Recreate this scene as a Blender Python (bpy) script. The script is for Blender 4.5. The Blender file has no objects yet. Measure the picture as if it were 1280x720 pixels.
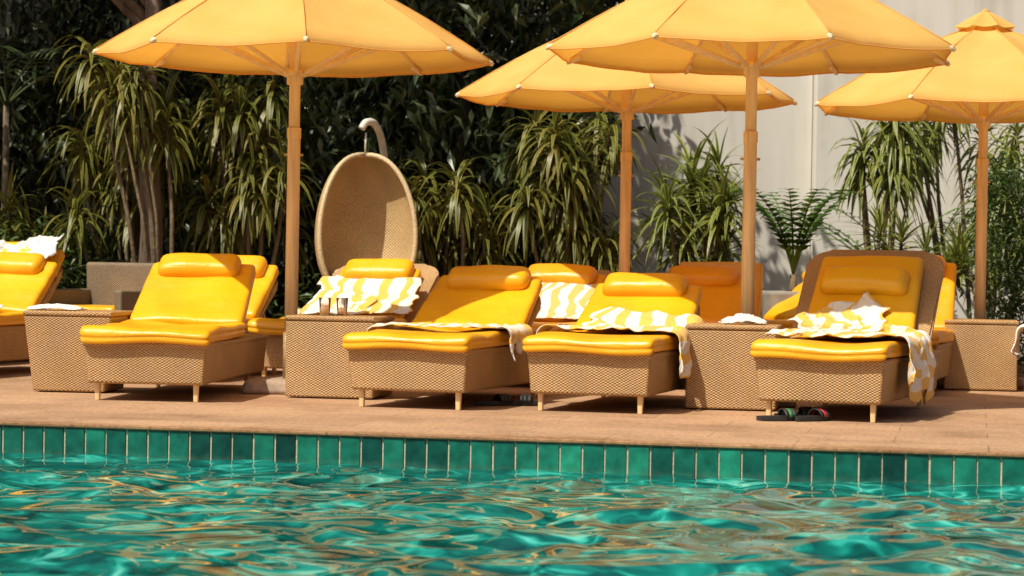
import bpy, bmesh, math, random
import numpy as np
from mathutils import Vector, Matrix, noise
random.seed(7); rng=np.random.default_rng(7)
R=math.radians
scene=bpy.context.scene
col=scene.collection
TH=R(11)
P0=Vector((0,11.36,0))

# ------------------------------------------------------------ helpers
def link(o,parent=None):
    col.objects.link(o)
    if parent is not None: o.parent=parent
    return o
def empty(name,loc=(0,0,0),yaw=0):
    e=bpy.data.objects.new(name,None); e.empty_display_size=.1
    e.location=loc; e.rotation_euler=(0,0,yaw); return link(e)
def mesh_obj(name,verts,faces,mat=None,parent=None,uvs=None,smooth=True,loc=None,rot=None):
    me=bpy.data.meshes.new(name); me.from_pydata([tuple(v) for v in verts],[],[tuple(f) for f in faces])
    if uvs is not None:
        l=me.uv_layers.new(name="UVMap")
        l.data.foreach_set("uv",np.asarray(uvs,dtype=np.float32).ravel())
    me.update()
    if smooth: me.polygons.foreach_set("use_smooth",[True]*len(me.polygons))
    if mat: me.materials.append(mat)
    o=bpy.data.objects.new(name,me)
    if loc is not None:o.location=loc
    if rot is not None:o.rotation_euler=rot
    return link(o,parent)
def box_uv(me):
    l=me.uv_layers.new(name="UVMap") if not me.uv_layers else me.uv_layers[0]
    for p in me.polygons:
        n=p.normal; a=[abs(n.x),abs(n.y),abs(n.z)]; k=a.index(max(a))
        for li in p.loop_indices:
            c=me.vertices[me.loops[li].vertex_index].co
            l.data[li].uv=((c.y,c.z),(c.x,c.z),(c.x,c.y))[k]
def bm_obj(name,bm,mat,parent=None,uv=True,smooth=True):
    me=bpy.data.meshes.new(name); bm.normal_update(); bm.to_mesh(me); bm.free()
    me.update()
    if uv: box_uv(me)
    if smooth: me.polygons.foreach_set("use_smooth",[True]*len(me.polygons))
    me.materials.append(mat)
    o=bpy.data.objects.new(name,me); return link(o,parent)
def tbox(name,x0,x1,y0,y1,z0,z1,mat,parent=None,taper=0.0,bev=.01,cuts=0):
    bm=bmesh.new(); bmesh.ops.create_cube(bm,size=1)
    cx,cy,cz=(x0+x1)/2,(y0+y1)/2,(z0+z1)/2
    for v in bm.verts:
        t=taper if v.co.z<0 else 0
        v.co=Vector((cx+math.copysign((x1-x0)/2-t,v.co.x),cy+math.copysign((y1-y0)/2-t,v.co.y),cz+v.co.z*(z1-z0)))
    if bev: bmesh.ops.bevel(bm,geom=bm.edges[:],offset=bev,segments=3,profile=.5,affect='EDGES')
    o=bm_obj(name,bm,mat,parent)
    m=o.modifiers.new("wn",'WEIGHTED_NORMAL'); m.keep_sharp=True
    return o
def rbox(name,size,r,mat,parent=None,mtx=None,cuts=14,fn=None):
    bm=bmesh.new(); bmesh.ops.create_cube(bm,size=2)
    bmesh.ops.subdivide_edges(bm,edges=bm.edges[:],cuts=cuts,use_grid_fill=True)
    h=Vector(size)/2
    for v in bm.verts:
        p=Vector([h[i]*math.sin(max(-1,min(1,v.co[i]))*math.pi/2) for i in range(3)])
        q=Vector([max(-(h[i]-r),min(h[i]-r,p[i])) for i in range(3)])
        d=p-q
        if d.length>1e-7: p=q+d.normalized()*r
        if fn: p=fn(p,h)
        v.co=(mtx@p) if mtx else p
    return bm_obj(name,bm,mat,parent)
def tube(name,pts,rad,mat,parent=None,n=12):
    pts=[Vector(p) for p in pts]; rads=rad if isinstance(rad,(list,tuple)) else [rad]*len(pts)
    V=[];F=[];up=Vector((0,0,1))
    prev=None
    for i,p in enumerate(pts):
        d=(pts[min(i+1,len(pts)-1)]-pts[max(i-1,0)]).normalized()
        if prev is None:
            a=d.cross(up); 
            if a.length<.05: a=d.cross(Vector((1,0,0)))
            a.normalize()
        else: a=(prev-d*prev.dot(d)).normalized()
        prev=a; b=d.cross(a)
        for k in range(n):
            t=2*math.pi*k/n; V.append(p+(a*math.cos(t)+b*math.sin(t))*rads[i])
    for i in range(len(pts)-1):
        for k in range(n):
            F.append((i*n+k,i*n+(k+1)%n,(i+1)*n+(k+1)%n,(i+1)*n+k))
    F.append(tuple(range(n))[::-1]); F.append(tuple((len(pts)-1)*n+k for k in range(n)))
    return mesh_obj(name,V,F,mat,parent)

# ------------------------------------------------------------ materials
def newmat(name):
    m=bpy.data.materials.new(name); m.use_nodes=True
    nt=m.node_tree; b=nt.nodes["Principled BSDF"]; return m,nt,b
def N(nt,t,**kw):
    n=nt.nodes.new(t)
    for k,v in kw.items():
        if k.startswith("i_"):
            key=k[2:].replace("_"," "); n.inputs[key].default_value=v
        else: setattr(n,k,v)
    return n
def ramp(nt,stops):
    r=nt.nodes.new("ShaderNodeValToRGB"); e=r.color_ramp.elements
    while len(e)<len(stops): e.new(.5)
    for i,(p,c) in enumerate(stops): e[i].position=p; e[i].color=(*c,1)
    return r
def math_n(nt,op,a,b=None,c=None):
    n=nt.nodes.new("ShaderNodeMath"); n.operation=op
    for i,v in enumerate((a,b,c)):
        if v is None: continue
        if isinstance(v,(int,float)): n.inputs[i].default_value=v
        else: nt.links.new(v,n.inputs[i])
    return n.outputs[0]
def mixc(nt,fac,a,b,mode='MIX'):
    n=nt.nodes.new("ShaderNodeMix"); n.data_type='RGBA'; n.blend_type=mode
    for k,v in ((0,fac),(6,a),(7,b)):
        if hasattr(v,"is_linked") or hasattr(v,"links"): nt.links.new(v,n.inputs[k])
        elif k==0: n.inputs[0].default_value=v
        else: n.inputs[k].default_value=(*v,1)
    return n.outputs[2]

def wicker(name,hi,lo,su=.013,sv=.0075):
    m,nt,b=newmat(name); L=nt.links.new
    uv=N(nt,"ShaderNodeUVMap"); sp=N(nt,"ShaderNodeSeparateXYZ"); 
    nz=N(nt,"ShaderNodeTexNoise",i_Scale=7.0); L(uv.outputs[0],nz.inputs["Vector"])
    wob=math_n(nt,'MULTIPLY',nz.outputs[0],.02)
    L(uv.outputs[0],sp.inputs[0])
    a=math_n(nt,'SINE',math_n(nt,'MULTIPLY',math_n(nt,'ADD',sp.outputs[0],wob),math.pi/su))
    c=math_n(nt,'SINE',math_n(nt,'MULTIPLY',math_n(nt,'ADD',sp.outputs[1],wob),math.pi/sv))
    h=math_n(nt,'MULTIPLY_ADD',math_n(nt,'MULTIPLY',a,c),.5,.5)
    n2=N(nt,"ShaderNodeTexNoise",i_Scale=60.0,i_Detail=3.0); L(uv.outputs[0],n2.inputs["Vector"])
    n3=N(nt,"ShaderNodeTexNoise",i_Scale=3.0,i_Detail=3.0); L(uv.outputs[0],n3.inputs["Vector"])
    r=ramp(nt,[(0.08,lo),(.40,tuple((x+y)/2 for x,y in zip(hi,lo))),(.8,hi)])
    L(h,r.inputs[0])
    v=math_n(nt,'MULTIPLY_ADD',n2.outputs[0],.8,math_n(nt,'MULTIPLY_ADD',n3.outputs[0],.8,.25))
    cc=mixc(nt,1.0,r.outputs[0],v,'MULTIPLY'); L(cc,b.inputs["Base Color"])
    bp=N(nt,"ShaderNodeBump",i_Strength=.8,i_Distance=.005); L(h,bp.inputs["Height"]); L(bp.outputs[0],b.inputs["Normal"])
    b.inputs["Roughness"].default_value=.5
    return m
M_WICK=wicker("wicker_tan",(.60,.37,.155),(.15,.075,.025))
M_WICKG=wicker("wicker_grey",(.28,.21,.13),(.08,.055,.03))
M_WICKE=wicker("wicker_egg",(.62,.44,.22),(.36,.23,.10),.014,.009)

def vinyl(name,c,c2):
    m,nt,b=newmat(name); L=nt.links.new
    tc=N(nt,"ShaderNodeTexCoord")
    n=N(nt,"ShaderNodeTexNoise",i_Scale=3.5,i_Detail=4.0); L(tc.outputs["Object"],n.inputs["Vector"])
    r=ramp(nt,[(.3,c2),(.65,c)]); L(n.outputs[0],r.inputs[0]); L(r.outputs[0],b.inputs["Base Color"])
    n2=N(nt,"ShaderNodeTexNoise",i_Scale=7.0,i_Detail=4.0,i_Distortion=.6); L(tc.outputs["Object"],n2.inputs["Vector"])
    n3=N(nt,"ShaderNodeTexNoise",i_Scale=400.0); L(tc.outputs["Object"],n3.inputs["Vector"])
    mp=N(nt,"ShaderNodeMapping"); mp.inputs["Scale"].default_value=(2.2,11,11); L(tc.outputs["Object"],mp.inputs[0])
    n4=N(nt,"ShaderNodeTexNoise",i_Scale=1.6,i_Detail=2.0,i_Distortion=.9); L(mp.outputs[0],n4.inputs["Vector"])
    rr=math_n(nt,'MULTIPLY_ADD',n2.outputs[0],.3,.22); L(rr,b.inputs["Roughness"])
    h=math_n(nt,'MULTIPLY_ADD',n3.outputs[0],.04,math_n(nt,'MULTIPLY_ADD',n4.outputs[0],.5,n2.outputs[0]))
    bp=N(nt,"ShaderNodeBump",i_Strength=.36,i_Distance=.022); L(h,bp.inputs["Height"]); L(bp.outputs[0],b.inputs["Normal"])
    return m
M_YEL=vinyl("yellow_vinyl",(.89,.46,.008),(.82,.375,.006))
M_YELO=vinyl("orange_vinyl",(.85,.38,.01),(.77,.30,.008))

def fabric_canopy():
    m,nt,b=newmat("canopy_fabric"); L=nt.links.new
    out=nt.nodes["Material Output"]
    tc=N(nt,"ShaderNodeTexCoord")
    n=N(nt,"ShaderNodeTexNoise",i_Scale=2.5,i_Detail=6.0,i_Roughness=.6); L(tc.outputs["Object"],n.inputs["Vector"])
    r=ramp(nt,[(.3,(.82,.51,.14)),(.7,(.93,.62,.20))]); L(n.outputs[0],r.inputs[0])
    b.inputs["Roughness"].default_value=.85; L(r.outputs[0],b.inputs["Base Color"])
    b.inputs["Specular IOR Level"].default_value=.2
    t=N(nt,"ShaderNodeBsdfTranslucent"); t.inputs[0].default_value=(.98,.50,.07,1)
    mx=N(nt,"ShaderNodeMixShader"); mx.inputs[0].default_value=.36
    n2=N(nt,"ShaderNodeTexNoise",i_Scale=5.0,i_Detail=3.0); L(tc.outputs["Object"],n2.inputs["Vector"])
    bp=N(nt,"ShaderNodeBump",i_Strength=.3,i_Distance=.03); L(n2.outputs[0],bp.inputs["Height"]); L(bp.outputs[0],b.inputs["Normal"])
    L(b.outputs[0],mx.inputs[1]); L(t.outputs[0],mx.inputs[2]); L(mx.outputs[0],out.inputs[0])
    return m
M_CAN=fabric_canopy()
def simple(name,c,rough=.6,scale=8,var=.2,bump=.1,metal=0,stretch=(1,1,1)):
    m,nt,b=newmat(name); L=nt.links.new
    tc=N(nt,"ShaderNodeTexCoord"); mp=N(nt,"ShaderNodeMapping"); mp.inputs["Scale"].default_value=stretch
    L(tc.outputs["Object"],mp.inputs[0])
    n=N(nt,"ShaderNodeTexNoise",i_Scale=float(scale),i_Detail=6.0); L(mp.outputs[0],n.inputs["Vector"])
    r=ramp(nt,[(.3,tuple(x*(1-var) for x in c)),(.7,tuple(min(1,x*(1+var)) for x in c))]); L(n.outputs[0],r.inputs[0])
    L(r.outputs[0],b.inputs["Base Color"]); b.inputs["Roughness"].default_value=rough; b.inputs["Metallic"].default_value=metal
    bp=N(nt,"ShaderNodeBump",i_Strength=bump*3,i_Distance=.01); L(n.outputs[0],bp.inputs["Height"]); L(bp.outputs[0],b.inputs["Normal"])
    return m
M_WOOD=simple("pale_wood",(.80,.56,.28),.5,30,.22,.05,0,(1,1,.06))
M_RIB=simple("rib_wood",(.86,.66,.40),.5,20,.1,.03)
M_METAL=simple("aged_brass",(.5,.36,.2),.4,40,.2,.05,.3)
M_CONC=simple("concrete_base",(.38,.29,.22),.8,12,.25,.2)
M_BARK=simple("bark",(.15,.10,.07),.9,14,.4,.6,0,(1,1,.3))
M_CANE=simple("cane",(.16,.12,.07),.8,20,.3,.4)
M_PIPE=simple("painted_pipe",(.7,.66,.58),.45,15,.15,.03)
M_EGGRIM=simple("egg_rim",(.62,.48,.28),.5,60,.2,.2)
M_SOIL=simple("soil",(.07,.05,.03),.95,3,.4,.5)
M_PLANT=simple("planter_stone",(.3,.28,.25),.8,10,.2,.2)
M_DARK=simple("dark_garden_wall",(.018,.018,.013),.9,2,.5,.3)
M_BLK=simple("black_rubber",(.02,.02,.02),.6,30,.3,.1)
M_RED=simple("red_strap",(.5,.03,.03),.5,30,.1,.1)
M_GRN=simple("green_strap",(.03,.2,.06),.5,30,.1,.1)
M_SLAT=simple("weathered_slat",(.30,.27,.22),.8,20,.3,.2,0,(.1,1,1))

def towel_mat(name,c1,c2,freq=5.5,duty=.5):
    m,nt,b=newmat(name); L=nt.links.new
    uv=N(nt,"ShaderNodeUVMap"); sp=N(nt,"ShaderNodeSeparateXYZ"); L(uv.outputs[0],sp.inputs[0])
    f=math_n(nt,'FRACT',math_n(nt,'MULTIPLY',sp.outputs[0],freq))
    g=math_n(nt,'GREATER_THAN',f,duty)
    c=mixc(nt,g,c1,c2)
    n=N(nt,"ShaderNodeTexNoise",i_Scale=350.0,i_Detail=2.0); L(uv.outputs[0],n.inputs["Vector"])
    n3=N(nt,"ShaderNodeTexNoise",i_Scale=14.0,i_Detail=4.0,i_Distortion=1.0); L(uv.outputs[0],n3.inputs["Vector"])
    L(c,b.inputs["Base Color"]); b.inputs["Roughness"].default_value=.95
    b.inputs["Sheen Weight"].default_value=.2
    hh=math_n(nt,'MULTIPLY_ADD',n3.outputs[0],5.0,n.outputs[0])
    bp=N(nt,"ShaderNodeBump",i_Strength=.6,i_Distance=.005); L(hh,bp.inputs["Height"]); L(bp.outputs[0],b.inputs["Normal"])
    return m
M_TOW=towel_mat("striped_towel_cloth",(.80,.76,.68),(.82,.50,.09),6.5,.56)
M_TOWB=towel_mat("striped_towel_gold_blue",(.72,.74,.74),(.74,.48,.14),9.0,.5)
M_TOWW=towel_mat("white_towel_cloth",(.80,.78,.74),(.72,.72,.72),3.0,.9)

def leafmat(name,cols,margin=None,transl=.25,rough=.45):
    m,nt,b=newmat(name); L=nt.links.new; out=nt.nodes["Material Output"]
    g=N(nt,"ShaderNodeNewGeometry"); st=[(i/max(1,len(cols)-1),c) for i,c in enumerate(cols)]
    r=ramp(nt,st); L(g.outputs["Random Per Island"],r.inputs[0]); c=r.outputs[0]
    if margin:
        uv=N(nt,"ShaderNodeUVMap"); sp=N(nt,"ShaderNodeSeparateXYZ"); L(uv.outputs[0],sp.inputs[0])
        e=math_n(nt,'ABSOLUTE',math_n(nt,'SUBTRACT',sp.outputs[0],.5))
        e=math_n(nt,'GREATER_THAN',e,.29); c=mixc(nt,e,c,margin)
    L(c,b.inputs["Base Color"]); b.inputs["Roughness"].default_value=rough
    if transl>0:
        t=N(nt,"ShaderNodeBsdfTranslucent"); L(c,t.inputs[0])
        mx=N(nt,"ShaderNodeMixShader"); mx.inputs[0].default_value=transl
        L(b.outputs[0],mx.inputs[1]); L(t.outputs[0],mx.inputs[2]); L(mx.outputs[0],out.inputs[0])
    return m
M_DRAC=leafmat("dracaena_leaf",[(.035,.06,.010),(.06,.10,.014),(.11,.13,.02),(.17,.13,.03)],(.28,.25,.045))
M_DRAC2=leafmat("dracaena_leaf_light",[(.05,.10,.02),(.10,.16,.025),(.16,.20,.04)],(.36,.36,.08))
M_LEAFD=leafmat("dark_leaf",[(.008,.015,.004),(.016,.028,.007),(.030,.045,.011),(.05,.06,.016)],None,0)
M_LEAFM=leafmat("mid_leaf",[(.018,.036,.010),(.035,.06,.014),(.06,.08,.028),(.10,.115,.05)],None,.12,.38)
M_LEAFC=leafmat("crown_leaf",[(.02,.03,.01),(.04,.05,.02)],None,0)
M_HEDGE=leafmat("hedge_leaf",[(.018,.045,.006),(.045,.09,.012),(.08,.14,.025)])
M_PALM=leafmat("palm_leaf",[(.05,.12,.02),(.09,.18,.03),(.13,.22,.05)])

# ------------------------------------------------------------ camera / light
cam=bpy.data.cameras.new("camera"); co=bpy.data.objects.new("camera",cam); link(co)
cam.sensor_width=36; cam.lens=83.5; cam.clip_end=1500; cam.clip_start=.1
co.matrix_world=Matrix.Translation((0,0,.81))@Matrix.Rotation(R(89.52),4,'X')@Matrix.Rotation(R(1.0),4,'Z')
cam.dof.use_dof=True; cam.dof.focus_distance=13.0; cam.dof.aperture_fstop=5.0
scene.camera=co
sd=Vector((.45,.5,-1)).normalized()
sl=bpy.data.lights.new("sun",'SUN'); sl.energy=4.8; sl.angle=R(.6); sl.color=(1,.925,.77)
so=bpy.data.objects.new("sun",sl); so.rotation_euler=sd.to_track_quat('-Z','Y').to_euler(); so.location=(-5,-5,12); link(so)
w=bpy.data.worlds.new("World"); scene.world=w; w.use_nodes=True
nt=w.node_tree; bg=nt.nodes["Background"]; sky=nt.nodes.new("ShaderNodeTexSky"); sky.sky_type='NISHITA'; sky.sun_disc=False
sky.sun_elevation=math.asin(-sd.z); sky.sun_rotation=math.atan2(-sd.x,-sd.y)%(2*math.pi)
sky.dust_density=6.0; sky.air_density=.8
nt.links.new(sky.outputs[0],bg.inputs[0]); bg.inputs[1].default_value=.07
scene.view_settings.view_transform='Standard'; scene.view_settings.look='None'; scene.view_settings.exposure=0

# ------------------------------------------------------------ ground, deck, pool
def pf(name,verts,faces,mat,parent=None,uvs=None,smooth=False):
    return mesh_obj(name,verts,faces,mat,parent,uvs,smooth,loc=P0,rot=(0,0,-TH))
big=400
V=[(-big,-big,-.02),(big,-big,-.02),(big,-9.7,-.02),(-big,-9.7,-.02),
   (-big,.15,-.02),(big,.15,-.02),(big,big,-.02),(-big,big,-.02),
   (-big,-9.7,-.02),(-14.1,-9.7,-.02),(-14.1,.15,-.02),(-big,.15,-.02),
   (14.1,-9.7,-.02),(big,-9.7,-.02),(big,.15,-.02),(14.1,.15,-.02)]
pf("ground",V,[(0,1,2,3),(4,5,6,7),(8,9,10,11),(12,13,14,15)],M_SOIL)

def deckmat():
    m,nt,b=newmat("sandstone_paving"); L=nt.links.new
    tc=N(nt,"ShaderNodeTexCoord")
    br=N(nt,"ShaderNodeTexBrick"); br.inputs["Scale"].default_value=1.0
    br.inputs["Brick Width"].default_value=.9; br.inputs["Row Height"].default_value=.45; br.inputs["Mortar Size"].default_value=.003
    br.inputs["Color1"].default_value=(.55,.345,.205,1); br.inputs["Color2"].default_value=(.46,.28,.165,1); br.inputs["Mortar"].default_value=(.28,.17,.10,1)
    L(tc.outputs["Object"],br.inputs["Vector"])
    n=N(nt,"ShaderNodeTexNoise",i_Scale=1.3,i_Detail=9.0,i_Roughness=.7); L(tc.outputs["Object"],n.inputs["Vector"])
    r=ramp(nt,[(.3,(.58,.52,.46)),(.5,(.94,.93,.92)),(.7,(1.12,1.1,1.06))]); L(n.outputs[0],r.inputs[0])
    c=mixc(nt,1.0,br.outputs[0],r.outputs[0],'MULTIPLY')
    n2=N(nt,"ShaderNodeTexNoise",i_Scale=38.0,i_Detail=7.0,i_Roughness=.7); L(tc.outputs["Object"],n2.inputs["Vector"])
    r2=ramp(nt,[(.3,(.52,.50,.48)),(.55,(1,1,1)),(.7,(1.22,1.22,1.22))]); L(n2.outputs[0],r2.inputs[0])
    c=mixc(nt,1.0,c,r2.outputs[0],'MULTIPLY')
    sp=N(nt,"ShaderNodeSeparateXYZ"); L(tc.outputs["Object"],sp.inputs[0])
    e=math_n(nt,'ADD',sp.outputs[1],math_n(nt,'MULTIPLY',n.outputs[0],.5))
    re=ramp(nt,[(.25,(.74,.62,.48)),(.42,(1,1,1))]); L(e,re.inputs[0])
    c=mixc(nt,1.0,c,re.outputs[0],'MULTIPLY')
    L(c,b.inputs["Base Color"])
    b.inputs["Roughness"].default_value=.7
    bp=N(nt,"ShaderNodeBump",i_Strength=.5,i_Distance=.006); L(n2.outputs[0],bp.inputs["Height"]); L(bp.outputs[0],b.inputs["Normal"])
    return m
M_DECK=deckmat()
dk=tbox("pool_deck",-14,14,-.018,8.6,-.018,0.0,M_DECK,None,0,.005); dk.location=P0; dk.rotation_euler=(0,0,-TH)
dk2=tbox("pool_deck",-14,14,-13.5,-9.58,-.018,0.0,M_DECK,None,0,.005); dk2.location=P0; dk2.rotation_euler=(0,0,-TH)
kb=tbox("garden_kerb",-14,14,8.61,8.75,-.02,.10,M_CONC,None,0,.01); kb.location=P0; kb.rotation_euler=(0,0,-TH)

M_GROUT=simple("grout",(.5,.44,.32),.8,60,.2,.1)
pool=empty("swimming_pool",P0,-TH)
def tilemat():
    m,nt,b=newmat("teal_glazed_tile"); L=nt.links.new
    g=N(nt,"ShaderNodeNewGeometry"); tc=N(nt,"ShaderNodeTexCoord")
    r=ramp(nt,[(0,(.003,.042,.036)),(.3,(.004,.082,.064)),(.6,(.008,.14,.10)),(.85,(.013,.22,.145)),(1,(.02,.28,.18))]); L(g.outputs["Random Per Island"],r.inputs[0])
    n=N(nt,"ShaderNodeTexNoise",i_Scale=14.0,i_Detail=5.0); L(tc.outputs["Object"],n.inputs["Vector"])
    r2=ramp(nt,[(.3,(.6,.6,.6)),(.7,(1.3,1.3,1.3))]); L(n.outputs[0],r2.inputs[0])
    c=mixc(nt,1.0,r.outputs[0],r2.outputs[0],'MULTIPLY')
    sp=N(nt,"ShaderNodeSeparateXYZ"); L(tc.outputs["Object"],sp.inputs[0])
    n5=N(nt,"ShaderNodeTexNoise",i_Scale=25.0,i_Detail=5.0); L(tc.outputs["Object"],n5.inputs["Vector"])
    z=math_n(nt,'MULTIPLY_ADD',n5.outputs[0],.06,sp.outputs[2])
    mr=N(nt,"ShaderNodeMapRange"); L(z,mr.inputs[0]); mr.inputs[1].default_value=-.135; mr.inputs[2].default_value=-.10; mr.inputs[3].default_value=.2; mr.inputs[4].default_value=0
    c=mixc(nt,mr.outputs[0],c,(.15,.26,.18)); L(c,b.inputs["Base Color"])
    b.inputs["Roughness"].default_value=.18
    bp=N(nt,"ShaderNodeBump",i_Strength=.12,i_Distance=.01); L(n.outputs[0],bp.inputs["Height"]); L(bp.outputs[0],b.inputs["Normal"])
    return m
M_TILE=tilemat()
tbox("pool_wall_far",-14,14,0.0,.14,-1.5,-.019,M_GROUT,pool,0,0)
tbox("pool_wall_near",-14,14,-9.7,-9.6,-1.5,-.019,M_GROUT,pool,0,0)
tbox("pool_wall_a",-14.1,-14.001,-9.6,0,-1.5,-.019,M_GROUT,pool,0,0)
tbox("pool_wall_b",14.001,14.1,-9.6,0,-1.5,-.019,M_GROUT,pool,0,0)
V=[];F=[]
pitch=.1085; x=-8.0
while x<8:
    for (z0,z1) in ((-.172,-.022),(-.33,-.18)):
        jx=random.uniform(-.0012,.0012); g=.0034; a=x+g+jx; b_=x+pitch-g+jx; y=-.008+random.uniform(-.001,.001); e=.003; t1=random.uniform(-.0012,.0012)
        i=len(V)
        V+=[(a,0.001,z0),(b_,0.001,z0),(b_,0.001,z1),(a,0.001,z1),(a+e,y+t1,z0+e),(b_-e,y-t1,z0+e),(b_-e,y-t1,z1-e),(a+e,y+t1,z1-e)]
        F+=[(i+4,i+5,i+6,i+7),(i,i+1,i+5,i+4),(i+1,i+2,i+6,i+5),(i+2,i+3,i+7,i+6),(i+3,i,i+4,i+7)]
    x+=pitch
mesh_obj("waterline_tiles",V,F,M_TILE,pool,None,False)

# water
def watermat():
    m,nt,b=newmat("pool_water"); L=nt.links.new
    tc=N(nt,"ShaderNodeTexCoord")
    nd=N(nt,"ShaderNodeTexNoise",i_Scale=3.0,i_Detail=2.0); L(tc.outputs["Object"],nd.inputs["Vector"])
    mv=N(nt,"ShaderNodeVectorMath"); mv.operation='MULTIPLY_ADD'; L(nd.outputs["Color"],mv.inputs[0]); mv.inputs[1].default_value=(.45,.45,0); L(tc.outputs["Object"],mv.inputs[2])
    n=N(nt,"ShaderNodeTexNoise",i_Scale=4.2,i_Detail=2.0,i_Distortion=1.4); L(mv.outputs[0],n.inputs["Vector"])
    r=ramp(nt,[(.30,(.001,.034,.031)),(.45,(.002,.105,.088)),(.56,(.006,.20,.165)),(.65,(.030,.38,.31)),(.73,(.13,.56,.46))]); L(n.outputs[0],r.inputs[0])  # teal mottling stands for pool-floor caustics, painted into the water's base colour
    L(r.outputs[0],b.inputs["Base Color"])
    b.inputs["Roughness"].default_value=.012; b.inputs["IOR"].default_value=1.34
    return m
xs=np.concatenate([np.arange(-14,-4.2,.3),np.arange(-4.2,4.2,.018),np.arange(4.2,14.01,.3)])
ys=np.concatenate([np.arange(-9.6,-5,.2),np.arange(-5,0,.018),[0.0]])
X,Y=np.meshgrid(xs,ys)
Z=np.zeros_like(X)
WX=X+.12*np.sin(Y*3.1+X*1.3)+.05*np.sin(X*6.3-Y*4.1+1); WY=Y+.12*np.sin(X*2.7-Y*1.1+2)+.05*np.sin(X*5.3+Y*6.1)
for i in range(36):
    lam=rng.uniform(.17,.40) if i<24 else rng.uniform(.45,1.2)
    th=rng.normal(math.pi/2,.75) if i%3 else rng.uniform(0,math.pi*2)
    k=2*math.pi/lam; s=.031 if i<24 else .034
    ph=rng.uniform(0,6.28)
    arg=k*(WX*math.cos(th)+WY*math.sin(th))+ph
    Z+=s/k*np.sin(arg)
edge=np.clip(np.minimum(np.minimum(X+14,14-X),10)/.5,0,1); Z*=edge
Z*=np.clip(.5-Y*.6,0,1)
Z+=-.155
nx,ny=len(xs),len(ys)
V=np.stack([X.ravel(),Y.ravel(),Z.ravel()],1)
ii=np.arange(nx*ny).reshape(ny,nx)
F=np.stack([ii[:-1,:-1].ravel(),ii[:-1,1:].ravel(),ii[1:,1:].ravel(),ii[1:,:-1].ravel()],1)
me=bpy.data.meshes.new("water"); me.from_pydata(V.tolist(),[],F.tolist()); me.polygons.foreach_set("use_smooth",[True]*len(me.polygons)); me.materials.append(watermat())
wo=bpy.data.objects.new("water",me); wo.location=P0; wo.rotation_euler=(0,0,-TH); link(wo)

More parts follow.
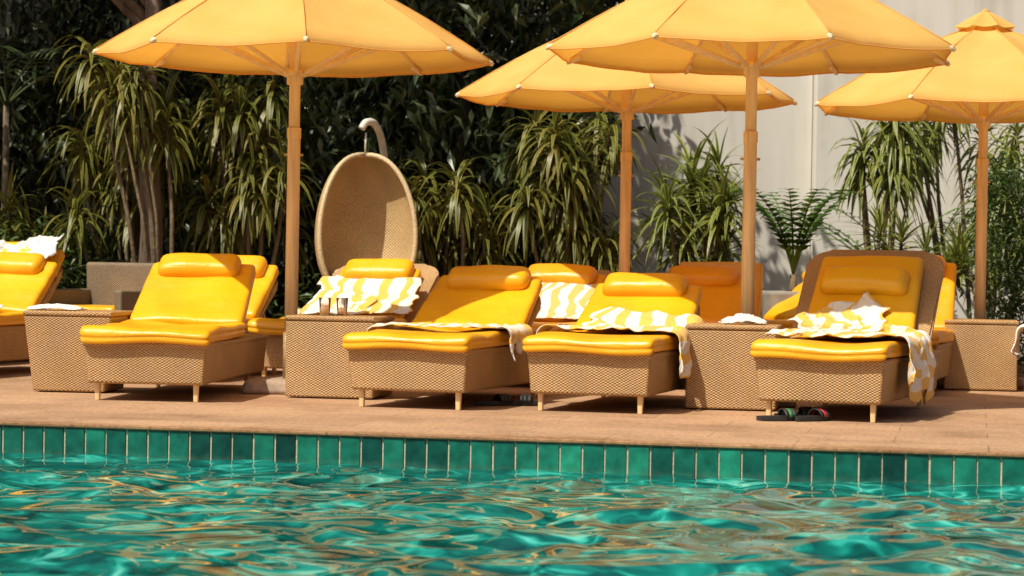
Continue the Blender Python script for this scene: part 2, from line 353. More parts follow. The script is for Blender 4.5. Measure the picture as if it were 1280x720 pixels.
# ------------------------------------------------------------ loungers
HY=1.08
def seamgroove(p,h,t):
    s=.005*math.exp(-(t/.16)**2)
    if abs(p.x)>h.x-.02: p.x-=math.copysign(s,p.x)
    if abs(p.y)>h.y-.02: p.y-=math.copysign(s,p.y)
def lounger(fx,fy,yaw,ang=35,wl=.66,ww=.68,mat=M_YEL,seed=0,head=True,blen=.63,wm=None,hoff=0.0,bt=.055,cw=.70):
    wm=wm or M_WICK
    e=empty("sun_lounger",(fx,fy,0),-R(yaw))
    rnd=random.Random(seed)
    O=-.07
    tbox("wicker_base",-.36,.36,O,O+1.95,.10,.34,wm,e,.018,.018)
    tbox("base_rim",-.366,.366,O-.006,O+1.956,.318,.346,wm,e,0,.01)
    k=0
    for sx in (-.29,.29):
        for yy in (.07,1.62):
            k+=1; tbox("leg_%d"%k,sx-.016,sx+.016,yy-.016+O,yy+.016+O,0,.115,M_WOOD,e,.003,.004)
    def fseat(p,h):
        n=noise.noise(Vector((p.x*3+seed*9,p.y*3,p.z*2)))
        n2=noise.noise(Vector((p.x*2+seed*4,p.y*9,1)))
        t=p.z/h.z
        seamgroove(p,h,t)
        if t>0:
            p.z+=n*.014*t+n2*.008*t - .010*math.exp(-((p.x/.22)**2))*t
            for c in (-.18,.2): p.z-=.010*t*math.exp(-((p.y-c-.04*n)/.014)**2)
        if p.y<-h.y+.10: p.z-= .022*((-h.y+.10-p.y)/.10)**2
        p.z+=.007*math.sin(p.x*9+seed)*(-p.y/h.y)
        p.x+=.008*noise.noise(Vector((p.y*4,seed,p.z*9)))
        return p
    rbox("seat_cushion",(.76,1.14,.088),.030,mat,e,Matrix.Translation((0,O-.045+.57,.392)),20,fseat)
    a=R(ang)
    M=Matrix(((1,0,0,0),(0,math.cos(a),-math.sin(a),HY+O),(0,math.sin(a),math.cos(a),.36),(0,0,0,1)))
    hw=ww/2; rr=.14; prof=[]
    for (cx,cy,a0) in ((hw-rr,wl-rr,0),(-hw+rr,wl-rr,90)):
        for i in range(8):
            t=R(a0+i*90/7); prof.append((cx+rr*math.cos(t),cy+rr*math.sin(t)))
    prof=[(hw,0)]+prof+[(-hw,0)]
    bm=bmesh.new(); bot=[bm.verts.new((x,y,-bt)) for x,y in prof]; top=[bm.verts.new((x,y,0)) for x,y in prof]
    bm.faces.new(bot[::-1]); bm.faces.new(top); n=len(prof)
    for i in range(n): bm.faces.new((bot[i],bot[(i+1)%n],top[(i+1)%n],top[i]))
    bmesh.ops.bevel(bm,geom=[ed for ed in bm.edges if abs(ed.verts[0].co.z-ed.verts[1].co.z)<1e-6],offset=.014,segments=2,affect='EDGES')
    ob=bm_obj("wicker_backrest",bm,wm,e,True,False); ob.matrix_local=M
    tube("back_prop",[M@Vector((-.25,wl*.55,-.06)),(-.25,HY+O+.5,.34)],.012,M_WOOD,e,8)
    tube("back_prop_2",[M@Vector((.25,wl*.55,-.06)),(.25,HY+O+.5,.34)],.012,M_WOOD,e,8)
    def fback(p,h):
        n=noise.noise(Vector((p.x*3+seed*5,p.y*3+4,p.z*2)))
        seamgroove(p,h,p.z/h.z)
        t=max(0,p.z/h.z)
        p.z+=n*.018*t+.012*t*math.cos(p.x/h.x*1.5)
        for c in (-.20,.02,.19): p.z-=.010*t*math.exp(-((p.y-c-.06*n)/.014)**2)
        p.x*=1-.04*(p.y/h.y)
        return p
    rbox("back_cushion",(cw,blen,.085),.030,mat,e,M@Matrix.Translation((0,blen/2+.02,.045)),20,fback)
    if head:
        def fh(p,h):
            p.z*=1+.18*math.cos(p.x/h.x*1.4)
            p.z+=.010*noise.noise(Vector((p.x*5+seed,p.y*5,0)))
            p.y+=.008*noise.noise(Vector((p.x*6+seed,2,p.z*4)))
            if abs(p.x)>h.x-.055 and abs(p.x)<h.x-.03: p.z*=.97
            return p
        rbox("headrest",(.53,.20,.12),.058,mat,e,M@Matrix.Translation((rnd.uniform(-.015,.015),blen-.075+hoff,.110))@Matrix.Rotation(R(rnd.uniform(-2,2)),4,'Z'),14,fh)
    return e,M,O

def towel(par,M,O,cx,cq,w,l,rot,mat,seed,amp=.03,hw=.385,nu=90,nv=72,lift=0,name="beach_towel",fq=5.0):
    V=[];UV=[];F=[]
    ca,sa=math.cos(R(rot)),math.sin(R(rot))
    for j in range(nv+1):
        for i in range(nu+1):
            u=i/nu-.5; v=j/nv-.5
            wx=.12*noise.noise(Vector((u*2.3+seed*3.1,v*2.3,1.3)))+.03*noise.noise(Vector((u*7,v*7+seed,4)))
            wy=.12*noise.noise(Vector((u*2.3,v*2.3+seed*2.7,5.3)))+.03*noise.noise(Vector((u*7,v*7+seed,9)))
            a=u*w*(1-.2*abs(noise.noise(Vector((v*3,seed,2)))))+wx; b=v*l+wy
            x=cx+a*ca-b*sa; q=cq+a*sa+b*ca
            p1=noise.noise(Vector((x*fq+seed,q*fq*.7,0))); p2=noise.noise(Vector((x*fq*2.1,q*fq*1.7+seed,3)))
            p3=noise.noise(Vector((x*fq*.5+seed,q*fq*.5,8)))
            d=amp*(max(0,.35+.9*p3)+.9*(1-min(1,abs(p1)*3.2))**1.3+.45*(1-min(1,abs(p2)*3)))+.004+lift
            ex=abs(x)-hw
            xx=x; dz=0
            if ex>0:
                s=math.copysign(1,x); r=.03
                t=min(ex/r,math.pi/2); xx=s*(hw+r*math.sin(t)+d*math.sin(t)*.9+.016*(1+math.sin(q*26+seed))*min(1,ex*6)); dz=-(r*(1-math.cos(t)))-max(0,ex-r*math.pi/2); d*=math.cos(t)
            bw=.10
            if abs(q-HY)<bw:
                t=(q-HY+bw)/(2*bw); t=t*t*(3-2*t)
                p0=Vector((xx,q+O,.442+dz+d)); p1_=M@Vector((xx,q-HY,.10+dz+d)); p=p0.lerp(p1_,t); p.z+=.02*4*t*(1-t)
            elif q<HY: p=Vector((xx,q+O,.442+dz+d))
            else: p=M@Vector((xx,q-HY,.10+dz+d))
            if q<-.02: 
                f=-.02-q; p=Vector((xx,-.02+O-.02-d*.5,.43+dz-f))
            V.append(p); UV.append((u*w,v*l))
    W=nu+1; uv=[]
    for j in range(nv):
        for i in range(nu):
            f=(j*W+i,j*W+i+1,(j+1)*W+i+1,(j+1)*W+i); F.append(f); uv+=[UV[k] for k in f]
    o=mesh_obj(name,V,F,mat,par,uv)
    s=o.modifiers.new("s",'SOLIDIFY'); s.thickness=.006; s.offset=1
    return o

# front row
L1=lounger(-2.11,13.79,4.5,33,seed=1,ww=.64,wl=.60,blen=.68)
L3=lounger(-.57,13.53,16.5,30,seed=2,ww=.70,wl=.64,blen=.64)
L4=lounger(.455,13.45,15.5,28,seed=3,ww=.68,wl=.62,blen=.61)
L5=lounger(1.71,13.06,19,43,seed=4,ww=.84,wl=.88,blen=.72,hoff=-.17,cw=.64)
towel(*L3,.04,.74,1.06,.52,4,M_TOW,11,.013)
towel(*L4,.20,.84,1.12,.80,-16,M_TOW,12,.018)
towel(*L5,.18,.72,1.2,.78,-10,M_TOW,13,.020)
towel(*L5,-.10,1.16,.50,.36,25,M_TOW,17,.018,fq=6,lift=.008)
# rear rows
R0=lounger(-2.45,16.1,16,36,seed=5)
R1=lounger(-1.40,16.1,17,35,seed=6,ww=.82,wl=.82,bt=.12,cw=.64)
R2=lounger(-.05,16.1,17,33,seed=7,ww=.82,wl=.82,mat=M_YELO,bt=.12,cw=.66)
R3=lounger(1.05,16.2,15,34,seed=8,mat=M_YELO)
R3b=lounger(1.36,17.5,12,44,seed=9,mat=M_YELO,head=False,blen=.66)
R4=lounger(1.35,18.6,62,40,seed=10)
R5=lounger(2.50,15.95,16,43,seed=11,mat=M_YELO,blen=.70)
R6=lounger(3.85,16.0,14,37,seed=12)
Lf=lounger(-4.02,15.95,15,35,seed=13)
Lg=lounger(-4.35,18.0,15,44,seed=14,blen=.68)
towel(*R1,-.02,1.30,.80,.50,3,M_TOW,21,.012)
towel(*R1,-.15,.95,.6,.45,20,M_TOW,24,.022)
towel(*R2,.10,1.26,.80,.62,-4,M_TOWB,22,.010)
towel(*Lf,-.10,.80,.7,.5,30,M_TOWW,23,.03)
towel(*Lg,.02,1.64,.66,.28,10,M_TOWW,25,.03,fq=6,lift=.05)
towel(*R6,-.30,.55,.5,.5,5,M_TOWW,26,.02)

# ------------------------------------------------------------ side tables
def table(cx,cy,w=.55,h=.50,taper=0.0,yaw=10):
    e=empty("wicker_side_table",(cx,cy,0),-R(yaw))
    tbox("table_body",-w/2+.006,w/2-.006,-w/2+.006,w/2-.006,.008,h-.03,M_WICK,e,taper,.012)
    tbox("table_top",-w/2,w/2,-w/2,w/2,h-.03,h,M_WICK,e,0,.012)
    for i,(a,b) in enumerate(((-1,-1),(1,-1),(-1,1),(1,1))):
        tbox("foot_%d"%i,a*(w/2-.06-taper)-.02,a*(w/2-.06-taper)+.02,b*(w/2-.06-taper)-.02,b*(w/2-.06-taper)+.02,0,.012,M_BLK,e,0,.002)
    return e
T2=table(-1.05,14.62,.56)
T4=table(1.33,14.12,.54)
TR=table(3.36,17.0,.52)
T0=table(-2.68,14.75,.56,.50,.05,6)

def lathe(name,prof,mat,parent,n=24,loc=(0,0,0)):
    V=[];F=[]
    for r,z in prof:
        for k in range(n):
            t=2*math.pi*k/n; V.append((loc[0]+r*math.cos(t),loc[1]+r*math.sin(t),loc[2]+z))
    for i in range(len(prof)-1):
        for k in range(n): F.append((i*n+k,i*n+(k+1)%n,(i+1)*n+(k+1)%n,(i+1)*n+k))
    return mesh_obj(name,V,F,mat,parent)
def heap(name,loc,sx,sy,sz,mat,seed):
    V=[];F=[];uv=[];n=34
    for j in range(n+1):
        for i in range(n+1):
            u=i/n*2-1; v=j/n*2-1; r=min(1,math.hypot(u,v)*.85)
            x=u*sx*(1+.25*noise.noise(Vector((u*2,v*2,seed)))); y=v*sy*(1+.25*noise.noise(Vector((u*2,v*2,seed+7))))
            p=noise.noise(Vector((u*3+seed,v*3,0)));q=noise.noise(Vector((u*6+seed,v*6,2)))
            z=sz*max(0,(1-r**2))*(.5+.6*(1-abs(p)*2))+.2*sz*abs(q)+.004
            V.append((loc[0]+x,loc[1]+y,loc[2]+z))
    for j in range(n):
        for i in range(n):
            f=(j*(n+1)+i,j*(n+1)+i+1,(j+1)*(n+1)+i+1,(j+1)*(n+1)+i);F.append(f)
            uv+=[(V[k][0]-loc[0],V[k][1]-loc[1]) for k in f]
    o=mesh_obj(name,V,F,mat,None,uv); s=o.modifiers.new("s",'SOLIDIFY'); s.thickness=.005; s.offset=1
    return o
heap("crumpled_towel",(1.38,14.13,.50),.13,.11,.05,M_TOWW,3)
heap("crumpled_towel",(-1.16,14.66,.50),.12,.09,.035,M_TOWW,9)
heap("crumpled_towel",(-2.82,14.7,.50),.16,.12,.03,M_TOWW,15)
def glassm(name,c,t):
    m,nt,b=newmat(name); b.inputs["Base Color"].default_value=(*c,1); b.inputs["Roughness"].default_value=.05
    b.inputs["Transmission Weight"].default_value=t; b.inputs["IOR"].default_value=1.15; return m
MG=glassm("drink_glass",(.98,.97,.94),.97); MJ=glassm("juice",(.95,.60,.32),.0)
for (gx,gy,lv) in ((-1.14,14.50,.06),(-1.04,14.57,.04)):
    ge=empty("drinking_glass",(gx,gy,.50))
    lathe("glass",[(.0,.001),(.030,.001),(.037,.11),(.035,.11),(.029,.006),(.0,.006)],MG,ge)
    lathe("drink",[(.0,.010),(.0265,.010),(.0290,lv),(.0,lv)],MJ,ge)

def sandal(x,y,yaw,mats):
    e=empty("sandal",(x,y,.004),R(yaw)); n=28
    prof=[]
    for k in range(n):
        t=2*math.pi*k/n; yy=.135*math.sin(t); xx=(.043+.012*math.sin(t))*math.cos(t)
        prof.append((xx,yy))
    V=[(a,b,0) for a,b in prof]+[(a,b,.025) for a,b in prof]
    F=[tuple(range(n))[::-1],tuple(range(n,2*n))]+[(i,(i+1)%n,n+(i+1)%n,n+i) for i in range(n)]
    mesh_obj("sole",V,F,M_BLK,e,None,False)
    for j,(m,y0) in enumerate(zip(mats,(.03,.055,.08))):
        V=[];F=[]
        for i in range(9):
            t=math.pi*i/8; V+=[(.054*math.cos(t),y0-.013,.02+.045*math.sin(t)),(.054*math.cos(t),y0+.011,.02+.043*math.sin(t))]
        for i in range(8): F.append((2*i,2*i+1,2*i+3,2*i+2))
        o=mesh_obj("strap_%d"%j,V,F,m,e); s=o.modifiers.new("s",'SOLIDIFY'); s.thickness=.006
    return e
sandal(1.47,12.98,-70,(M_BLK,M_GRN,M_BLK)); sandal(1.66,13.02,-50,(M_BLK,M_RED,M_BLK))
sandal(1.60,13.20,-80,(M_BLK,M_BLK,M_BLK))
sandal(-.09,13.95,-60,(M_BLK,M_BLK,M_BLK)); sandal(.04,14.0,-95,(M_BLK,M_BLK,M_BLK))

# ------------------------------------------------------------ umbrellas
def umbrella(x,y,zr,rad,zrun,off,rise=.62):
    e=empty("patio_umbrella",(x,y,0),0)
    apex=Vector((0,0,zr+rise)); C=[Vector((rad*math.cos(R(off+45*k)),rad*math.sin(R(off+45*k)),zr)) for k in range(8)]
    nu,nr=8,10; V=[];F=[]; r0=.10
    for k in range(8):
        A,B=C[k],C[(k+1)%8]; base=len(V)
        for j in range(nr+1):
            r=r0+(1-r0)*j/nr
            for i in range(nu+1):
                u=i/nu; s=math.sin(math.pi*u)
                p=A.lerp(B,u); p=Vector((p.x*(1-.02*s),p.y*(1-.02*s),p.z))
                q=apex.lerp(p,r); q.z+=.05*math.sin(math.pi*r) -.045*s*math.sin(math.pi*min(1,r*.75))*.7
                q.z+=.008*noise.noise(Vector((q.x*5+x,q.y*5,k)))
                V.append(q)
        for i in range(nu+1):
            q=V[base+nr*(nu+1)+i]; V.append(Vector((q.x*.999,q.y*.999,q.z-.022)))
        for j in range(nr+1):
            for i in range(nu):
                a=base+j*(nu+1)+i; F.append((a,a+nu+1,a+nu+2,a+1))
    o=mesh_obj("canopy",V,F,M_CAN,e)
    hem=[]
    for k in range(8):
        A,B=C[k],C[(k+1)%8]
        for i in range(nu):
            u=i/nu; s=math.sin(math.pi*u); p=A.lerp(B,u); q=Vector((p.x*(1-.02*s),p.y*(1-.02*s),0))
            hem.append((q.x,q.y,V[k*(nu+1)*(nr+2)+nr*(nu+1)+i].z-.024))
    hem.append(hem[0]); tube("hem",hem,.005,M_CAN,e,6)
    V=[];F=[]; rc=.235; zt=zr+rise
    for k in range(8):
        base=len(V); a0=R(off+45*k);a1=R(off+45*k+45)
        for j in range(5):
            r=j/4
            for i in range(5):
                u=i/4; sx=(1-u)*math.cos(a0)+u*math.cos(a1); sy=(1-u)*math.sin(a0)+u*math.sin(a1)
                sc=1-.12*math.sin(math.pi*u)
                V.append((rc*r*sx*sc,rc*r*sy*sc,zt+.085-.125*r**1.2-.012*math.sin(math.pi*u)*r))
        for j in range(4):
            for i in range(4):
                a=base+j*5+i; F.append((a,a+5,a+6,a+1))
    mesh_obj("vent_cap",V,F,M_CAN,e)
    tube("finial",[(0,0,zt+.02),(0,0,zt+.085),(0,0,zt+.095)],[.02,.03,.012],M_CAN,e)
    for k in range(8):
        c=C[k]; pts=[]
        for j in range(9):
            r=.03+.985*j/8; q=apex.lerp(c,r); q.z+=.05*math.sin(math.pi*min(1,r))-.018; pts.append(q)
        tube("rib_%d"%k,pts,.012,M_RIB,e,8)
        d=(c-Vector((0,0,zr))).normalized()
        tube("rib_tip_%d"%k,[c-d*.08+Vector((0,0,.010)),c+d*.012+Vector((0,0,-.020))],[.019,.017],M_RIB,e,8)
        q=apex.lerp(c,.70); q.z+=.05*math.sin(math.pi*.7)-.03
        tube("strut_%d"%k,[d*.05+Vector((0,0,zrun)),q],.015,M_RIB,e,8)
        sp=[]
        for j in range(9):
            r=.12+.88*j/8; q2=apex.lerp(c,r); q2.z+=.05*math.sin(math.pi*min(1,r))+.003; sp.append(q2)
        tube("seam_%d"%k,sp,.004,M_CAN,e,5)
    tube("pole",[(0,0,.05),(0,0,1.0),(0,0,1.65),(0,0,1.66)],[.041,.041,.040,.040],M_WOOD,e,20)
    tube("pole_upper",[(0,0,1.655),(0,0,zt+.02)],[.035,.035],M_WOOD,e,20)
    tube("collar",[(0,0,1.60),(0,0,1.605),(0,0,1.665),(0,0,1.67)],[.041,.044,.044,.041],M_WOOD,e,20)
    tube("runner",[(0,0,zrun-.06),(0,0,zrun-.055),(0,0,zrun-.01),(0,0,zrun),(0,0,zrun+.03),(0,0,zrun+.032)],[.043,.052,.052,.082,.082,.05],M_WOOD,e,16)
    tube("top_hub",[(0,0,zt-.07),(0,0,zt+.0)],[.06,.06],M_RIB,e,16)
    tube("pin",[(-.06,0,1.5),(.06,0,1.5)],.008,M_METAL,e,8)
    tube("base_tube",[(0,0,.08),(0,0,.38)],[.048,.048],M_METAL,e,16)
    tbox("base_slab",-.26,.26,-.24,.24,.0,.09,M_CONC,e,-.03,.03)
    return e
umbrella(-1.39,14.98,2.13,1.24,2.00,8)
umbrella(1.44,14.50,2.15,1.28,2.06,14)
umbrella(.82,17.4,2.08,1.24,1.97,5)
umbrella(3.43,17.4,2.05,1.27,1.95,11)

# ------------------------------------------------------------ egg chair
def egg(x,y,yaw):
    e=empty("hanging_egg_chair",(x,y,0),R(yaw)); zc=1.12; hz=.60; a=.405; dep=.36
    nv,nu=30,30; V=[];F=[];uv=[];UVv=[]
    def prof(t):
        z=-math.cos(math.pi*t); r=math.sin(math.pi*t)**.80*(1-.10*z)
        return r,zc+hz*z
    for j in range(nv+1):
        t=j/nv; r,z=prof(min(.999,max(.001,t)))
        for i in range(nu+1):
            th=R(-105+210*i/nu); V.append((a*r*math.sin(th),dep*r*math.cos(th)-.10*r+ .10*(t-.5),z)); UVv.append((th*.35,t*1.3))
    W=nu+1
    for j in range(nv):
        for i in range(nu):
            f=(j*W+i,j*W+i+1,(j+1)*W+i+1,(j+1)*W+i);F.append(f);uv+=[UVv[k] for k in f]
    o=mesh_obj("wicker_shell",V,F,M_WICKE,e,uv); s=o.modifiers.new("s",'SOLIDIFY'); s.thickness=.025; s.offset=0
    rim=[V[j*W] for j in range(nv+1)]+[V[j*W+nu] for j in range(nv,-1,-1)]
    tube("rim",rim,.021,M_EGGRIM,e,10)
    rbox("seat_cushion",(.55,.42,.12),.05,M_EGGRIM,e,Matrix.Translation((0,.06,zc-.40)),8)
    tube("hanger",[(0,.03,zc+hz-.01),(0,.0,zc+hz+.18)],.008,M_PIPE,e,8)
    pts=[(.1,.62,.04),(.28,.66,.5),(.30,.60,1.1),(.24,.45,1.6),(.17,.26,1.86),(.08,.08,1.98),(0,.0,1.985),(-.04,-.02,1.93)]
    P=[Vector(p) for p in pts]; out=[]
    for i in range(len(P)-1):
        p0=P[max(0,i-1)];p1=P[i];p2=P[i+1];p3=P[min(len(P)-1,i+2)]
        for k in range(6):
            t=k/6; out.append(.5*((2*p1)+(-p0+p2)*t+(2*p0-5*p1+4*p2-p3)*t*t+(-p0+3*p1-3*p2+p3)*t**3))
    out.append(P[-1])
    tube("curved_stand",out,.03,M_PIPE,e,14)
    tube("stand_base",[(.4*math.cos(2*math.pi*k/24)+.05,.35+.4*math.sin(2*math.pi*k/24),.03) for k in range(25)],.028,M_PIPE,e,10)
egg(-1.22,19.5,12)

def armchair(x,y,yaw):
    e=empty("wicker_armchair",(x,y,0),R(yaw))
    tbox("seat_base",-.36,.36,-.36,.36,.05,.34,M_WICKG,e,.02,.02)
    tbox("back",-.40,.40,.30,.40,.05,.80,M_WICKG,e,.02,.03)
    tbox("arm_1",-.42,-.34,-.36,.32,.05,.58,M_WICKG,e,.01,.02)
    tbox("arm_2",.34,.42,-.36,.32,.05,.58,M_WICKG,e,.01,.02)
    rbox("seat_cushion",(.66,.64,.11),.04,M_YEL,e,Matrix.Translation((0,-.03,.395)),8)
armchair(-3.30,19.2,-25)

# ------------------------------------------------------------ planters, walls
def wallmat():
    m,nt,b=newmat("painted_plaster"); L=nt.links.new
    tc=N(nt,"ShaderNodeTexCoord")
    n=N(nt,"ShaderNodeTexNoise",i_Scale=1.0,i_Detail=8.0,i_Roughness=.6); L(tc.outputs["Object"],n.inputs["Vector"])
    mp=N(nt,"ShaderNodeMapping"); mp.inputs["Scale"].default_value=(6,6,.5); L(tc.outputs["Object"],mp.inputs[0])
    n2=N(nt,"ShaderNodeTexNoise",i_Scale=1.0,i_Detail=5.0); L(mp.outputs[0],n2.inputs["Vector"])
    f=math_n(nt,'MULTIPLY_ADD',n2.outputs[0],.5,math_n(nt,'MULTIPLY',n.outputs[0],.5))
    r=ramp(nt,[(.3,(.52,.48,.41)),(.5,(.68,.65,.59)),(.7,(.76,.73,.68))]); L(f,r.inputs[0]); L(r.outputs[0],b.inputs["Base Color"])
    b.inputs["Roughness"].default_value=.9
    bp=N(nt,"ShaderNodeBump",i_Strength=.2,i_Distance=.01); L(n.outputs[0],bp.inputs["Height"]); L(bp.outputs[0],b.inputs["Normal"])
    return m
M_WALL=wallmat()
gw=empty("white_garden_wall",(0,0,0))
tbox("wall_panel_a",.6,2.93,23.4,23.7,0,5.0,M_WALL,gw,0,.01)
tbox("wall_panel_b",2.935,12,23.22,23.7,0,5.0,M_WALL,gw,0,.02)
dw=empty("dark_rear_wall",(0,0,0))
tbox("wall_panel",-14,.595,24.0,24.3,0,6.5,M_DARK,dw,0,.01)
lf=empty("slatted_fence",(-.4,23.7,0))
for k in range(9): tbox("slat_%d"%k,0,1.3,0,.03,2.85+.11*k,2.91+.11*k,M_SLAT,lf,0,.004)
for k,xx in enumerate((0,.63,1.25)): tbox("post_%d"%k,xx,xx+.06,.031,.09,0,3.9,M_SLAT,lf,0,.004)
def planter(x,y,r,h):
    e=lathe("plant_pot",[(0,.0),(r*.75,0),(r*.95,h*.5),(r,h*.95),(r*1.04,h),(r*.92,h),(r*.9,h*.9),(0,h*.88)],M_PLANT,None,28); e.location=(x,y,0)
planter(2.32,19.6,.26,.66)

# ------------------------------------------------------------ foliage
class LB:
    def __init__(s): s.V=[];s.F=[];s.UV=[]
    def strip(s,base,d,length,width,droop,segs=5,roll=0):
        d=d.normalized(); p=base.copy(); i0=len(s.V); up=Vector((0,0,1))
        side=d.cross(up)
        if side.length<.05: side=Vector((1,0,0))
        side.normalize()
        if roll: side=(Matrix.Rotation(roll,3,d)@side)
        for k in range(segs+1):
            t=k/segs; w=width*min(1,.45+2.2*t)*(1-t**2.2)+.0015
            s.V.append(p-side*w/2); s.V.append(p+side*w/2)
            d=(d+Vector((0,0,-droop/segs))).normalized(); p=p+d*(length/segs)
        for k in range(segs):
            a=i0+2*k; s.F.append((a,a+1,a+3,a+2))
            s.UV+=[(0,k/segs),(1,k/segs),(1,(k+1)/segs),(0,(k+1)/segs)]
    def build(s,name,mat,parent=None): return mesh_obj(name,s.V,s.F,mat,parent,s.UV)
def rosette(lb,c,n=42,L=.42,W=.034,droop=1.7,axis=None,up=.2):
    axis=axis or Vector((0,0,1))
    for i in range(n):
        t=i/n; az=i*2.399+random.uniform(-.3,.3); el=R(75-95*t+random.uniform(-12,12))+up*.3
        d=Vector((math.cos(az)*math.cos(el),math.sin(az)*math.cos(el),math.sin(el)))+axis*.25
        lb.strip(c+Vector((0,0,-t*.16)),d,L*random.uniform(.75,1.15),W*random.uniform(.8,1.2),droop*random.uniform(.7,1.3),6,random.uniform(-.5,.5))
def dracaena(name,x0,x1,y0,y1,z0,z1,nros,mat,L=.42,W=.046,n=34,droop=2.6,canes=True):
    e=empty(name,((x0+x1)/2,(y0+y1)/2,0)); lb=LB(); off=Vector(((x0+x1)/2,(y0+y1)/2,0))
    for k in range(nros):
        c=Vector((random.uniform(x0,x1),random.uniform(y0,y1),z0+(z1-z0)*((k+random.random())/nros)))-off
        rosette(lb,c,n,L*random.uniform(.85,1.1),W,droop,Vector((random.uniform(-1,1),random.uniform(-1,.2),.3)))
        if canes:
            g=Vector((c.x*.35+random.uniform(-.1,.1),c.y*.35,0))
            mid=g.lerp(c,.6)+Vector((random.uniform(-.06,.06),0,.1))
            tube("cane_%d"%k,[g,g.lerp(mid,.5),mid,c],[.022,.02,.017,.014],M_CANE,e,7)
    lb.build("leaves",mat,e)
    return e
dracaena("dracaena_plant",-3.80,-2.95,20.3,21.0,1.2,2.45,17,M_DRAC,.50)
dracaena("dracaena_plant",-2.70,-1.95,20.2,21.0,.95,2.45,20,M_DRAC,.50)
dracaena("dracaena_plant",-1.7,-.9,21.2,21.8,.5,1.5,8,M_DRAC,.45)
dracaena("dracaena_plant",-.95,-.15,20.4,21.1,.7,1.65,14,M_DRAC,.48)
dracaena("dracaena_plant",.1,.9,20.3,21.0,.95,2.2,20,M_DRAC,.50)
dracaena("dracaena_plant",1.15,1.85,20.3,20.9,1.0,1.75,12,M_DRAC2,.50,.04,44,1.6)
dracaena("dracaena_plant",2.95,3.4,20.4,20.8,1.65,2.3,7,M_DRAC2,.48,.045,36,2.6)
dracaena("dracaena_plant",3.55,4.7,20.8,21.6,1.0,2.4,18,M_DRAC2,.48,.042,36,2.4)
dracaena("dracaena_plant",3.1,3.8,20.0,20.5,.75,1.2,9,M_DRAC2,.34,.03,40,.9)
dracaena("dracaena_plant",-4.9,-3.9,20.4,21.2,.45,1.3,12,M_DRAC,.42,.036,36,1.6)
dracaena("dracaena_plant",1.6,2.1,21.0,21.6,.4,.9,5,M_DRAC2,.34,.03,36,1.2)

def palm(name,x,y,z,n,L,mat,spread=.6,lw=.045,ll=.26,h0=0):
    e=empty(name,(x,y,0)); lb=LB()
    for k in range(n):
        az=k*2*math.pi/n+random.uniform(-.3,.3); 
        d=Vector((math.cos(az)*spread,math.sin(az)*spread,1)).normalized(); p=Vector((0,0,z)); pts=[p.copy()]
        S=16
        for i in range(S):
            d=(d+Vector((math.cos(az)*.02,math.sin(az)*.02,-.06))).normalized(); p=p+d*L/S; pts.append(p.copy())
            if i>2:
                t=i/S; side=d.cross(Vector((0,0,1))).normalized()
                for s in (-1,1):
                    lb.strip(p,side*s+d*.9+Vector((0,0,.15)),ll*(1-.6*abs(t-.45)),lw,.8,4,random.uniform(-.3,.3))
        tube("rachis_%d"%k,pts,[.012-.009*i/S for i in range(S+1)],mat,e,6)
    if z>.2: tube("stem",[(0,0,h0),(0,0,z)],[.04,.03],M_CANE,e,8)
    lb.build("leaflets",mat,e)
palm("young_palm",2.32,19.6,.80,10,.84,M_PALM,.22,.07,.17,.55)
palm("areca_palm",3.75,21.9,.3,9,1.9,M_PALM,.5,.03,.42)
palm("areca_palm",-4.4,20.0,.2,8,1.2,M_LEAFM,.6,.03,.36)
palm("areca_palm",-4.6,21.5,2.2,9,1.4,M_LEAFM,.9,.035,.40)

def leafcloud(name,centers,per,sig,size,mat,droop=.6,parent=None,fold=.25):
    c=np.repeat(np.array(centers,dtype=float),per,axis=0); n=len(c)
    c=c+rng.normal(0,1,(n,3))*np.array(sig)
    az=rng.uniform(0,2*math.pi,n); el=rng.normal(-droop,.5,n)
    d=np.stack([np.cos(az)*np.cos(el),np.sin(az)*np.cos(el),np.sin(el)],1)
    rv=rng.normal(0,1,(n,3)); s=np.cross(d,rv+np.array([0,0,1.5])); s/=np.linalg.norm(s,axis=1)[:,None]; nn=np.cross(s,d)
    L=(size*rng.uniform(.6,1.3,n))[:,None]; W=L*.17
    b=c; m1=c+d*L*.4+s*W+nn*L*fold*.3; m2=c+d*L*.4-s*W+nn*L*fold*.3; tp=c+d*L-nn*L*.1; mm=c+d*L*.45
    V=np.stack([b,m1,tp,m2,mm],1).reshape(-1,3); i=np.arange(n)[:,None]*5
    F=np.concatenate([i+np.array([[0,4,1]]),i+np.array([[1,4,2]]),i+np.array([[2,4,3]]),i+np.array([[3,4,0]])],0)
    me=bpy.data.meshes.new(name); me.from_pydata(V.tolist(),[],F.tolist()); me.materials.append(mat)
    o=bpy.data.objects.new(name,me); return link(o,parent)
def rc(n,x0,x1,y0,y1,z0,z1): return [(random.uniform(x0,x1),random.uniform(y0,y1),random.uniform(z0,z1)) for _ in range(n)]
C=rc(240,-6.5,.7,21.8,23.4,.2,4.4)
leafcloud("background_foliage",C,85,(.22,.2,.2),.18,M_LEAFD,.8)
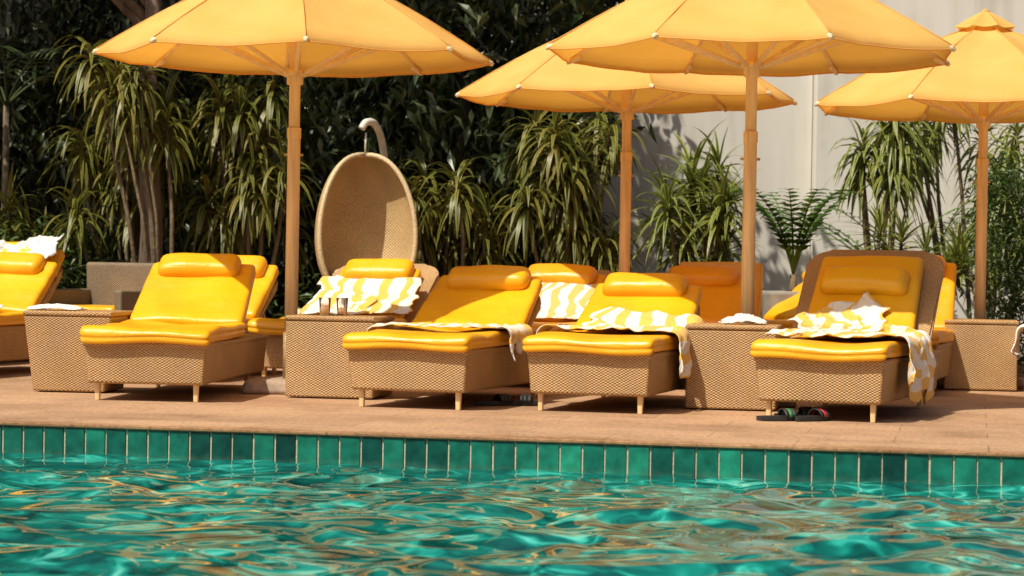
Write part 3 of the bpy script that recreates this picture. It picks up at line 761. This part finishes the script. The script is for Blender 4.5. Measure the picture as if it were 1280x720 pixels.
C=rc(58,-1.9,.9,20.9,21.8,1.7,3.8)+rc(14,.9,1.7,21.0,22.0,2.6,4.0)
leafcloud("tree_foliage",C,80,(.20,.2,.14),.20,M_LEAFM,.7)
leafcloud("shrub",rc(45,-4.9,-3.6,20.1,20.9,.1,1.0),80,(.13,.13,.1),.10,M_HEDGE,.2)
leafcloud("shrub",rc(40,-3.4,1.9,20.0,20.5,.05,.55),70,(.16,.1,.1),.11,M_HEDGE,.2)
leafcloud("hedge",rc(95,3.80,4.9,19.2,19.8,.05,1.72),150,(.09,.10,.10),.055,M_HEDGE,.2)
leafcloud("shrub",rc(22,2.6,3.5,20.0,20.6,.05,.7),80,(.12,.12,.1),.09,M_HEDGE,.2)
def tree(x,y,h,r,crown,per,seed):
    e=empty("shade_tree",(x,y,0)); rd=random.Random(seed)
    pts=[(0,0,0),(.03,0,h*.3),(-.04,.02,h*.6),(.05,0,h)]
    tube("trunk",pts,[r*1.25,r,r*.85,r*.6],M_BARK,e,14)
    cs=[]
    for c in crown:
        v=Vector(c)-Vector((x,y,0)); cs.append(tuple(v))
    for k in range(7):
        v=Vector(cs[k*len(cs)//7]); s=Vector((.03,0,h*(.75+.03*k)))
        tube("limb_%d"%k,[s,s.lerp(v,.5)+Vector((0,0,.25)),v],[r*.5,r*.3,.02],M_BARK,e,8)
    leafcloud("crown",cs,per,(.35,.3,.25),.30,M_LEAFC,.4,e)
tree(-3.10,20.2,3.6,.095,rc(58,-7.5,-1.8,18.8,22.4,4.3,6.6),50,1)
tree(-.45,21.9,3.9,.09,rc(30,-2.6,-.6,19.8,22.6,4.3,6.6),45,2)
lb=LB(); fe=empty("dracaena_plant",(-3.1,19.9,0))
for k in range(6):
    c=Vector((random.uniform(-.45,.4),random.uniform(-.1,.1),1.95+.12*k)); rosette(lb,c,32,.5,.046,2.7,Vector((random.uniform(-1,1),-.5,.3)))
    tube("cane_%d"%k,[(c.x*.3+.2,0.0,0),(c.x*.6+.14,0,1.2),c],[.02,.018,.014],M_CANE,fe,7)
lb.build("leaves",M_DRAC,fe)
print("DONE")
